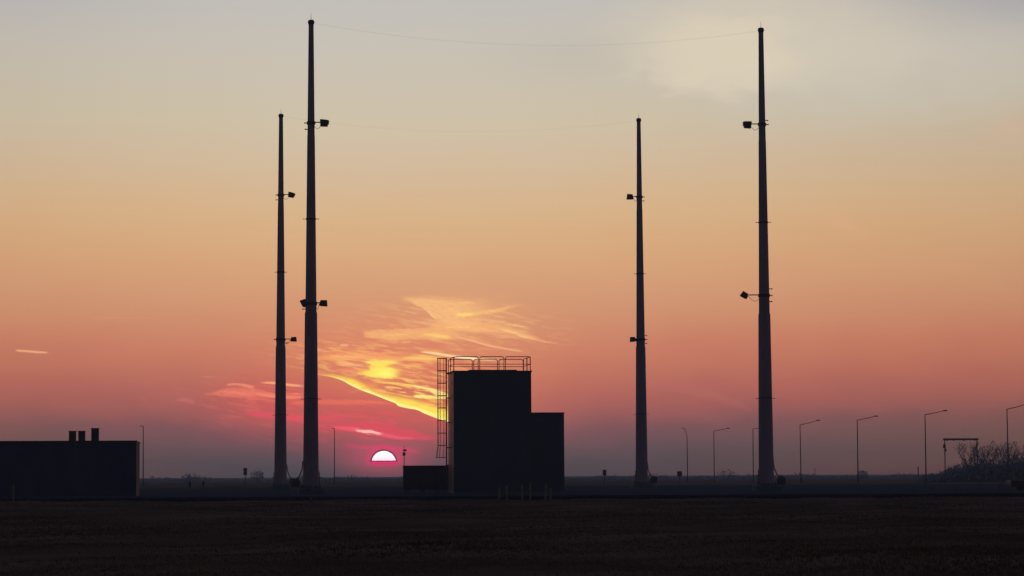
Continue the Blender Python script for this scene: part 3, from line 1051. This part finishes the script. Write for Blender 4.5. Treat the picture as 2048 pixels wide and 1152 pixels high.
# ------------------------------------------------------------------ long building at the left
LD = 190.0
rc = W(272, 950, LD)
LH = W(272, 881.0, LD).z - PAD
bd = thing('long_building', 'long low flat-roofed dark building with three roof vents, cut by the left edge', 'building', (rc.x, rc.y, PAD), TB)
BW, BD = 17.0, 9.0
b = MB()
b.box(-BW, 0, 0, BD, -0.3, LH - 0.14)
b.build('wall', 'wall2', bd)
ribs = MB()
k = -BW + 0.3
while k < -0.2:
    ribs.box(k, k + 0.035, -0.018, -0.002, 0.1, LH - 0.3)
    k += 0.6
tag(ribs.build('cladding_ribs', 'wall2', bd), kind='stuff')
b = MB()
b.box(-BW - 0.06, 0.06, -0.06, BD + 0.06, LH - 0.138, LH)
b.build('roof_edge', 'trim', bd)
b = MB()
b.box(-0.09, 0.02, -0.09, -0.021, 0.1, LH - 0.142)
b.build('corner_trim', 'trim', bd)
for (x0, x1, yt) in ((137.5, 153, 862), (156, 171, 862), (181.5, 198, 856.5)):
    s = (LD + 1.5) / FPX
    xa, xb = (x0 - 272) * s, (x1 - 272) * s
    zt = W(160, yt, LD + 1.5).z - PAD
    b = MB()
    w_ = xb - xa
    b.cbox(xa + 0.03, xb - 0.03, 1.2, 1.2 + w_, LH + 0.002, zt - 0.07, 0.02)
    v = b.build('roof_vent', 'vent', bd)
    b = MB()
    b.box(xa, xb, 1.17, 1.23 + w_, zt - 0.068, zt, 0.94)
    b.build('vent_cap', 'vent', v)
    b = MB()
    for q in range(4):
        zq = LH + 0.12 + q * (zt - LH - 0.25) / 4
        b.box(xa + 0.08, xb - 0.08, 1.185, 1.198, zq, zq + 0.05)
    b.build('louvre', 'darksteel', v)

# ------------------------------------------------------------------ bollards
first = None
bl = [(998.6, 975, 'leftmost of the yellow bollards in front of the tower'),
      (1013.4, 972, 'second yellow bollard from the left in front of the tower'),
      (1044.0, 970, 'third yellow bollard from the left in front of the tower'),
      (1060.0, 966, 'tallest yellow bollard, fourth from the left in front of the tower'),
      (1091.0, 968, 'fifth yellow bollard from the left in front of the tower'),
      (1101.0, 976, 'rightmost of the yellow bollards in front of the tower'),
      (27.0, 970, 'lone yellow bollard in front of the long left building')]
for (x, yt, lab) in bl:
    d = 159.0 if x > 100 else 156.0
    p = W(x, 950, d)
    if first is None:
        t = thing('bollard', lab, 'bollard', (p.x, d, 0.0), 0, 'faded yellow steel bollards at the field edge')
        b = MB()
        b.tube([(0, 0, -0.05), (0, 0, 0.93)], 0.057, 10)
        b.build('post', 'yellow', t)
        b = MB()
        b.tube([(0, 0, 0.931), (0, 0, 0.97), (0, 0, 0.995)], [0.062, 0.05, 0.02], 10)
        b.build('cap', 'yellow', t)
        b = MB()
        b.tube([(0, 0, -0.02), (0, 0, 0.07)], 0.16, 10)
        b.build('footing', 'concrete', t)
        first = t
    else:
        t = copy_tree(first)
        t.location = (p.x, d, 0)
        tag(t, lab)
    t.scale = (1, 1, (W(x, yt, d).z) / 0.995)
p = W(622, 950, 158)
b = MB()
b.box(-0.05, 0.05, -0.02, 0.02, 0, 0.38)
b.box(-0.07, 0.07, -0.03, 0.03, 0.382, 0.42, 0.6)
o = b.build('marker_post', 'concrete')
o.location = (p.x, 158, 0.03)
tag(o, 'short pale marker post in the grass below the tallest left mast', 'marker post')

# ------------------------------------------------------------------ small cabinets and posts in the yard and beyond


def cabinet(x, ytop, d, w, h, label, z0=0.0, waist=False):
    p = W(x, 950, d)
    zt = W(x, ytop, d).z
    t = thing('cabinet', label, 'cabinet', (p.x, d, zt - h), 0.1, None)
    b = MB()
    if waist:
        b.cbox(-w / 2, w / 2, -w / 3, w / 3, 0, h * 0.42, 0.02)
        b.build('lower_box', 'darksteel', t)
        b = MB()
        b.box(-w * 0.34, w * 0.34, -w / 5, w / 5, h * 0.421, h * 0.52)
        b.build('neck', 'darksteel', t)
        b = MB()
        b.cbox(-w / 2, w / 2, -w / 3, w / 3, h * 0.521, h, 0.02)
        b.build('upper_box', 'darksteel', t)
    else:
        b = MB()
        b.cbox(-w / 2, w / 2, -w / 3, w / 3, 0, h, 0.02)
        b.build('body', 'darksteel', t)
        b = MB()
        b.box(-w / 2 - 0.03, w / 2 + 0.03, -w / 3 - 0.03, w / 3 + 0.03, h + 0.002, h + 0.05, 0.8)
        b.build('lid', 'darksteel', t)
    b = MB()
    b.box(-w * 0.42, w * 0.42, -w / 3 - 0.022, -w / 3 - 0.002, h * 0.1 if not waist else h * 0.56, h * 0.92)
    b.build('door', 'darksteel', t)
    b = MB()
    b.tube([(0, 0, -(zt - h) + z0 - 0.1), (0, 0, -0.001)], 0.06, 8)
    b.build('post', 'darksteel', t)
    return t


cabinet(490.5, 936, 420, 0.60, 1.15, 'small dark two-part box on a post against the sky, left of the left masts', 0, True)
cabinet(1209, 940, 400, 0.55, 0.85, 'small dark cabinet on the horizon between tower and the farther right mast')
cabinet(1359, 943, 400, 0.70, 0.75, 'small dark cabinet on the horizon beside the goose-neck lamp post')


def short_post(x, yt, yb, d, label, w=0.07):
    p = W(x, 950, d)
    zt, zb = W(x, yt, d).z, W(x, yb, d).z
    b = MB()
    b.tube([(0, 0, 0), (0, 0, zt - zb - 0.06)], w, 8)
    b.tube([(0, 0, zt - zb - 0.06), (0, 0, zt - zb)], [w * 1.15, w * 0.5], 8)
    o = b.build('short_post', 'darksteel')
    o.location = (p.x, d, zb)
    tag(o, label, 'post', 'short dark posts about the yard')


short_post(380, 962, 975.8, 285, 'short dark post in the yard, nearer the long left building', 0.13)
short_post(407, 962, 975.6, 285, 'short dark post in the yard, second to the right of the long building', 0.13)
short_post(1836.5, 933, 951.0, 520, 'thin dark post on the horizon left of the lamp beside the gantry', 0.11)
short_post(1630, 936, 951.0, 520, 'tiny dark post on the horizon just right of the fourth lamp', 0.06)

# distant signal mast beside the sun
sd_ = 430.0
p = W(808.3, 950, sd_)
ht = W(808.3, 892, sd_).z
t = thing('signal_mast', 'thin mast with two small dark heads just right of the setting sun', 'signal mast', (p.x, sd_, 0))
b = MB()
b.tube([(0, 0, 0), (0, 0, ht)], [0.09, 0.04], 8)
b.build('pole', 'darksteel', t)
b = MB()
b.box(-0.18, 0.42, -0.1, 0.1, ht - 0.85, ht - 0.55)
b.build('upper_head', 'darksteel', t)
b = MB()
b.cbox(-0.25, 0.22, -0.18, 0.18, ht - 1.6, ht - 1.1, 0.05)
b.build('lower_head', 'darksteel', t)
b = MB()
b.tube([(-0.3, 0, ht - 1.08), (0.5, 0, ht - 0.98)], 0.03, 6)
b.build('cross_arm', 'darksteel', t)

# ------------------------------------------------------------------ street lamps along the road


def lamp(x, yt, arm_dx, arm_dy, label, Hc=8.35, kind='arm', th=0.10):
    hor = 950 - (x - 1024) * math.tan(ROLL)
    d = Hc * FPX / (hor - yt)
    p = W(x, 950, d)
    zt = W(x, yt, d).z
    t = thing('lamp_post', label, 'lamp post', (p.x, d, 0), 0, 'slender lamp posts along the far road')
    t.rotation_euler = (random.uniform(-.006, .006), random.uniform(-.006, .006), random.uniform(-.12, .12))
    s = d / FPX
    b = MB()
    b.tube([(0, 0, -0.1), (0, 0, 0.9), (0, 0, 0.92), (0, 0, zt)], [th * 1.45, th * 1.45, th, th * 0.62], 10)
    b.build('pole', 'darksteel', t)
    ax, az = arm_dx * s, -arm_dy * s
    b = MB()
    if kind == 'arm':
        b.tube([(0, 0, zt - 0.03), (ax * 0.5, 0, zt + az * 0.45), (ax * 0.86, 0, zt + az * 0.9)], [0.055, 0.05, 0.045], 7)
    else:
        pts = []
        for k in range(8):
            q = k / 7
            pts.append((ax * q * 0.8, 0, zt + az * (1 - (1 - q) ** 2)))
        b.tube(pts, 0.05, 7)
    b.build('arm', 'darksteel', t)
    b = MB()
    xa, xb = sorted((ax * 0.8, ax * 1.02))
    zc = zt + az
    b.box(xa, xb, -0.12, 0.12, zc - 0.09, zc + 0.05, 0.7)
    h = b.build('lamp_head', 'darksteel', t)
    b = MB()
    b.box(xa + 0.05, xb - 0.05, -0.09, 0.09, zc - 0.12, zc - 0.092)
    b.build('lens', 'glass', h)
    b = MB()
    b.box(-0.25, 0.25, -0.25, 0.25, -0.1, 0.1)
    b.build('footing', 'concrete', t)
    return t


lamp(2017.0, 818, 44, -10, 'lamp post at the right edge of the picture, its arm cut by the frame')
lamp(1852.0, 829, 44, -8, 'lamp post just left of the steel gantry, arm to the right')
lamp(1716.0, 840, 41, -8, 'third lamp post from the right edge, left of the gantry lamp')
lamp(1602.0, 849.5, 40, -9, 'lamp post nearest on the right side of the rightmost mast')
lamp(1506.5, 857.5, 36, -5, 'lamp post half hidden behind the left side of the rightmost mast')
lamp(1428.5, 862, 32, -6, 'faint lamp post, smallest of the right-armed row')
lamp(1375.0, 872, -10, -16, 'lamp post with a short goose-neck bent to the left', 7.2, 'goose')
lamp(668.5, 857, -6, -1, 'straight thin lamp post between the tallest left mast and the sun', 8.35, 'arm', 0.09)
lamp(286.5, 852, -7, 0, 'straight thin lamp post beside the right end of the long left building', 8.35, 'arm', 0.10)

# ------------------------------------------------------------------ gantry at the right
gd = 400.0
gp = W(1890.5, 950, gd)
s = gd / FPX
gt = W(1922, 878.5, gd).z
t = thing('steel_gantry', 'goalpost-shaped steel gantry in front of the bare trees', 'gantry', (gp.x, gd, 0))
GW = (1955 - 1890.5) * s
b = MB()
b.box(-0.22, GW + 0.22, -0.12, 0.12, gt - 0.14, gt + 0.14)
b.build('beam', 'darksteel', t)
for xk in (0.0, GW):
    b = MB()
    b.tube([(xk, 0, -0.1), (xk, 0, gt - 0.142)], 0.085, 8)
    b.build('leg', 'darksteel', t)
b = MB()
b.cbox(-0.30, 0.10, -0.32, -0.09, gt - 1.35, gt - 0.75, 0.05)
b.build('signal_box', 'darksteel', t)
b = MB()
b.cbox(-0.06, 0.22, -0.32, -0.09, gt - 1.85, gt - 1.45, 0.05)
b.build('signal_box', 'darksteel', t)
for xk in (0.35, 1.4, 3.0, GW - 0.35):
    b = MB()
    b.box(xk - 0.12, xk + 0.12, -0.08, 0.08, gt - 0.24, gt - 0.143)
    b.build('hanger', 'darksteel', t)

# ------------------------------------------------------------------ low trailer at the right edge
td = 196.0
tp = W(2022, 950, td)
t = thing('trailer', 'low dark red trailer sitting at the right edge of the yard', 'trailer', (tp.x, td, PAD), R(4))
b = MB()
b.cbox(0, 3.2, 0, 1.7, 0.32, 0.78, 0.05)
b.build('bed', 'red', t)
b = MB()
b.box(0.05, 3.15, 0.05, 1.65, 0.78, 0.81)
b.build('deck', 'darksteel', t)
b = MB()
b.tube([(0.0, 0.85, 0.45), (-0.75, 0.85, 0.40)], 0.05, 8)
b.tube([(-0.72, 0.85, 0.0), (-0.72, 0.85, 0.42)], 0.035, 8)
b.build('drawbar', 'darksteel', t)
for xk in (1.15, 2.0):
    for yk_ in (-0.12, 1.60):
        b = MB()
        b.tube([(xk, yk_, 0.27), (xk, yk_ + 0.2, 0.27)], 0.27, 16)
        w_ = b.build('wheel', 'rubber', t)
        b = MB()
        yy_ = yk_ - 0.012 if yk_ < 0 else yk_ + 0.202
        b.tube([(xk, yy_, 0.27), (xk, yy_ + 0.01, 0.27)], 0.14, 12)
        b.build('rim', 'steel', w_)
b = MB()
b.box(0.8, 2.35, -0.18, -0.002, 0.57, 0.62)
b.build('mudguard', 'red', t)

# ------------------------------------------------------------------ embankment, scrub, trees at the right
bk = MB()
NB = 60
BANK = ([1835, 1850, 1865, 1883, 1920, 1998, 2048, 2320], [0.2, 0.9, 1.5, 2.0, 2.9, 3.6, 4.3, 5.0])
for i in range(NB + 1):
    px = 1835 + (2330 - 1835) * i / NB
    d = 455.0
    p = W(px, 950, d)
    hgt = max(0.05, float(np.interp(px, *BANK)) - 0.75 + 0.10 * math.sin(i * 1.1))
    bk.v += [(p.x * (d - 9) / d, d - 9, -0.05), (p.x, d, hgt), (p.x * (d + 50) / d, d + 50, hgt + 0.1), (p.x * (d + 80) / d, d + 80, -0.05)]
for i in range(NB):
    a, c_ = 4 * i, 4 * i + 4
    for q in range(3):
        bk.f.append((a + q, c_ + q, c_ + q + 1, a + q + 1))
a = len(bk.v) - 4
bk.f += [(0, 1, 2, 3), (a + 3, a + 2, a + 1, a)]
tag(bk.build('embankment', 'soil', smooth=False), kind='structure')


def leaf_cloud(name, m, pts, size, per=1):
    n = len(pts) * per
    c0 = np.repeat(pts, per, 0) + rng.normal(0, 1, (n, 3)) * size * 0.6
    V = c0[:, None, :] + rng.normal(0, 1, (n, 3, 3)) * size * 0.55
    V = V.reshape(-1, 3).astype(np.float32)
    me = bpy.data.meshes.new(name)
    me.vertices.add(len(V))
    me.vertices.foreach_set('co', V.ravel())
    me.loops.add(len(V))
    me.loops.foreach_set('vertex_index', np.arange(len(V), dtype=np.int32))
    me.polygons.add(n)
    me.polygons.foreach_set('loop_start', np.arange(0, len(V), 3, dtype=np.int32))
    me.polygons.foreach_set('loop_total', np.full(n, 3, dtype=np.int32))
    me.materials.append(MT[m])
    me.update(calc_edges=True)
    o = bpy.data.objects.new(name, me)
    C.objects.link(o)
    return o


# scrub covering the bank
NS = 14000
pxs = rng.uniform(1832, 2320, NS)
ptx = []
for q in pxs:
    d = 452 + rng.uniform(0, 12)
    p = W(q, 950, d)
    top = float(np.interp(q, *BANK)) + 0.3 * math.sin(q * 0.11) + 0.25 * math.sin(q * 0.37) + 0.25 * math.sin(q * 0.91)
    top = max(top, 0.3)
    ptx.append((p.x, d - 4, rng.uniform(0, 1) ** 0.7 * top))
tag(leaf_cloud('scrub', 'bush', np.array(ptx), 0.26), 'dense dark scrub covering the bank behind the gantry', 'scrub', kind='stuff')

# far hedge line along the horizon, both sides
NS = 26000
ptx = []
for q in range(NS):
    px = rng.uniform(-250, 2300)
    d = rng.uniform(700, 740)
    p = W(px, 950, d)
    top = 0.75 + 0.45 * math.sin(px * 0.021) + 0.35 * math.sin(px * 0.063 + 1) + 0.35 * max(0, math.sin(px * 0.19)) + 0.3 * max(0, math.sin(px * 0.47 + px * 0.01))
    ptx.append((p.x, d, rng.uniform(0, 1) * max(top, 0.2)))
tag(leaf_cloud('hedge_line', 'bush', np.array(ptx), 0.26), 'low uneven line of bushes and weeds along the horizon', 'hedge', kind='stuff')


def bush(x, yt, d, w, label):
    p = W(x, 950, d)
    h = W(x, yt, d).z
    n = 260
    pts = rng.normal(0, 1, (n, 3))
    pts /= np.linalg.norm(pts, axis=1)[:, None]
    pts *= rng.uniform(0.5, 1, (n, 1))
    pts = pts * np.array([w / 2, w / 2, h / 2]) + np.array([0, 0, h / 2])
    t = thing('bush', label, 'bush', (p.x, d, 0), 0, 'distant bushes on the horizon')
    o = leaf_cloud('foliage', 'bush', pts, 0.3, 1)
    o.parent = t
    b = MB()
    b.tube([(0, 0, 0), (0.1, 0, h * 0.5)], [0.1, 0.05], 6)
    b.build('stem', 'bark', t)


bush(515, 939, 620, 3.2, 'small round bush on the horizon right of the two-part box')
bush(380, 946, 600, 4.5, 'low bush on the horizon right of the long left building')
bush(1455, 939, 640, 5.5, 'broad low bush on the horizon right of the faintest lamp')
bush(1725, 941, 640, 3.0, 'small bush on the horizon at the foot of the third lamp from the right')
bush(875, 946, 620, 3.6, 'low bush on the horizon behind the caged ladder')


def tree(x, ytop, d, spread, label, seed, z0=0.0):
    rnd = random.Random(seed)
    p = W(x, 950, d)
    H = W(x, ytop, d).z - z0
    t = thing('bare_tree', label, 'tree', (p.x, d, z0), rnd.uniform(0, 6), 'bare trees on the bank behind the gantry')
    tr = MB()
    th = H * 0.2
    tip = Vector((rnd.uniform(-.2, .2), rnd.uniform(-.2, .2), th))
    tr.tube([(0, 0, -0.3), (tip.x * .4, tip.y * .4, th * .5), tip], [0.17, 0.13, 0.10], 8)
    tr.build('trunk', 'bark', t)
    cr_ = MB()
    tips = []

    def grow(p0, d0, ln, r, lev):
        pts = [p0]
        dd = d0.copy()
        for k in range(3):
            dd = (dd + Vector((rnd.uniform(-.25, .25), rnd.uniform(-.25, .25), rnd.uniform(0, .18)))).normalized()
            pts.append(pts[-1] + dd * ln / 3)
        cr_.tube(pts, [r, r * .85, r * .7, r * .5], 4 if lev > 1 else 6, caps=False)
        if lev >= 4:
            tips.append(pts[-1])
            return
        for k in range(3 if lev < 3 else 4):
            q = pts[rnd.choice((1, 2, 3)) if k else 3]
            nd = (dd + Vector((rnd.uniform(-1, 1), rnd.uniform(-1, 1), rnd.uniform(-.2, .7))) * 0.85).normalized()
            grow(q, nd, ln * rnd.uniform(.58, .8), r * .55, lev + 1)
    for k in range(4):
        a = k * 1.6 + rnd.uniform(0, .6)
        grow(tip, Vector((math.cos(a) * spread, math.sin(a) * spread, 1)).normalized(), H * 0.32, 0.075, 1)
    crown = cr_.build('crown', 'bark', t)
    # scale the crown to reach the measured height
    zm = max(v[2] for v in cr_.v)
    k = (H - th) / max(zm - th, .1)
    for v in crown.data.vertices:
        v.co.z = th + (v.co.z - th) * k
    tp_ = np.array([(q.x, q.y, th + (q.z - th) * k) for q in tips])
    sel = tp_[rng.uniform(0, 1, len(tp_)) < 0.75]
    o = leaf_cloud('twigs', 'bark', sel, 0.11, 2)
    o.parent = t
    tag(o, kind='stuff')


# taller thin brush among the trees
NS = 15000
ptx = []
for q in range(NS):
    px = rng.uniform(1925, 2300)
    d = rng.uniform(446, 456)
    p = W(px, 950, d)
    dens = 0.5 + 0.5 * math.sin(px * 0.23) * math.sin(px * 0.071 + 1)
    if rng.uniform(0, 1) > 0.25 + dens:
        continue
    top = (0.35 + 0.65 * min(1, (px - 1925) / 60)) * (3.4 + 1.6 * dens)
    ptx.append((p.x, d, 2.4 + top * rng.uniform(0, 1) ** 1.6))
tag(leaf_cloud('brush', 'bark', np.array(ptx), 0.15), 'thin leafless brush standing between the bare trees on the bank', 'brush', kind='stuff')

trees = [(1938, 876, 440, 0.5, 'tall slim bare tree whose top shows just above the gantry beam'),
         (1956, 884, 448, 0.5, 'bare tree right behind the right leg of the gantry'),
         (1972, 890, 446, 0.6, 'bare tree between the gantry and the taller rounded one'),
         (1990, 887, 445, 0.7, 'rounded bare tree midway between gantry and edge lamp post'),
         (2007, 886, 450, 0.6, 'bare tree immediately left of the lamp post at the right edge'),
         (2028, 900, 444, 0.6, 'low bare tree immediately right of the edge lamp post'),
         (2046, 890, 450, 0.7, 'bare tree at the very right edge of the picture')]
for i, (x, yt, d, sp, lab) in enumerate(trees):
    tree(x, yt, d, sp, lab, 11 + i, 0.8)

# ------------------------------------------------------------------ haze
hz_ = MB()
hz_.box(-3300, 3300, -3300, 3300, -1.5, 41.5)
me = bpy.data.meshes.new('haze')
me.from_pydata(hz_.v, [], hz_.f)
ho = bpy.data.objects.new('haze', me)
C.objects.link(ho)
tag(ho, kind='stuff')
hm = bpy.data.materials.new('haze_air')
hm.use_nodes = True
t = hm.node_tree
for n in list(t.nodes):
    t.nodes.remove(n)
v = t.nodes.new('ShaderNodeVolumePrincipled')
v.inputs['Color'].default_value = (0.80, 0.86, 1.0, 1)
v.inputs['Density'].default_value = 0.00035
v.inputs['Anisotropy'].default_value = 0.3
o_ = t.nodes.new('ShaderNodeOutputMaterial')
t.links.new(v.outputs[0], o_.inputs['Volume'])
me.materials.append(hm)

sc.cycles.volume_bounces = 1
sc.cycles.max_bounces = 6
sc.cycles.use_denoising = True
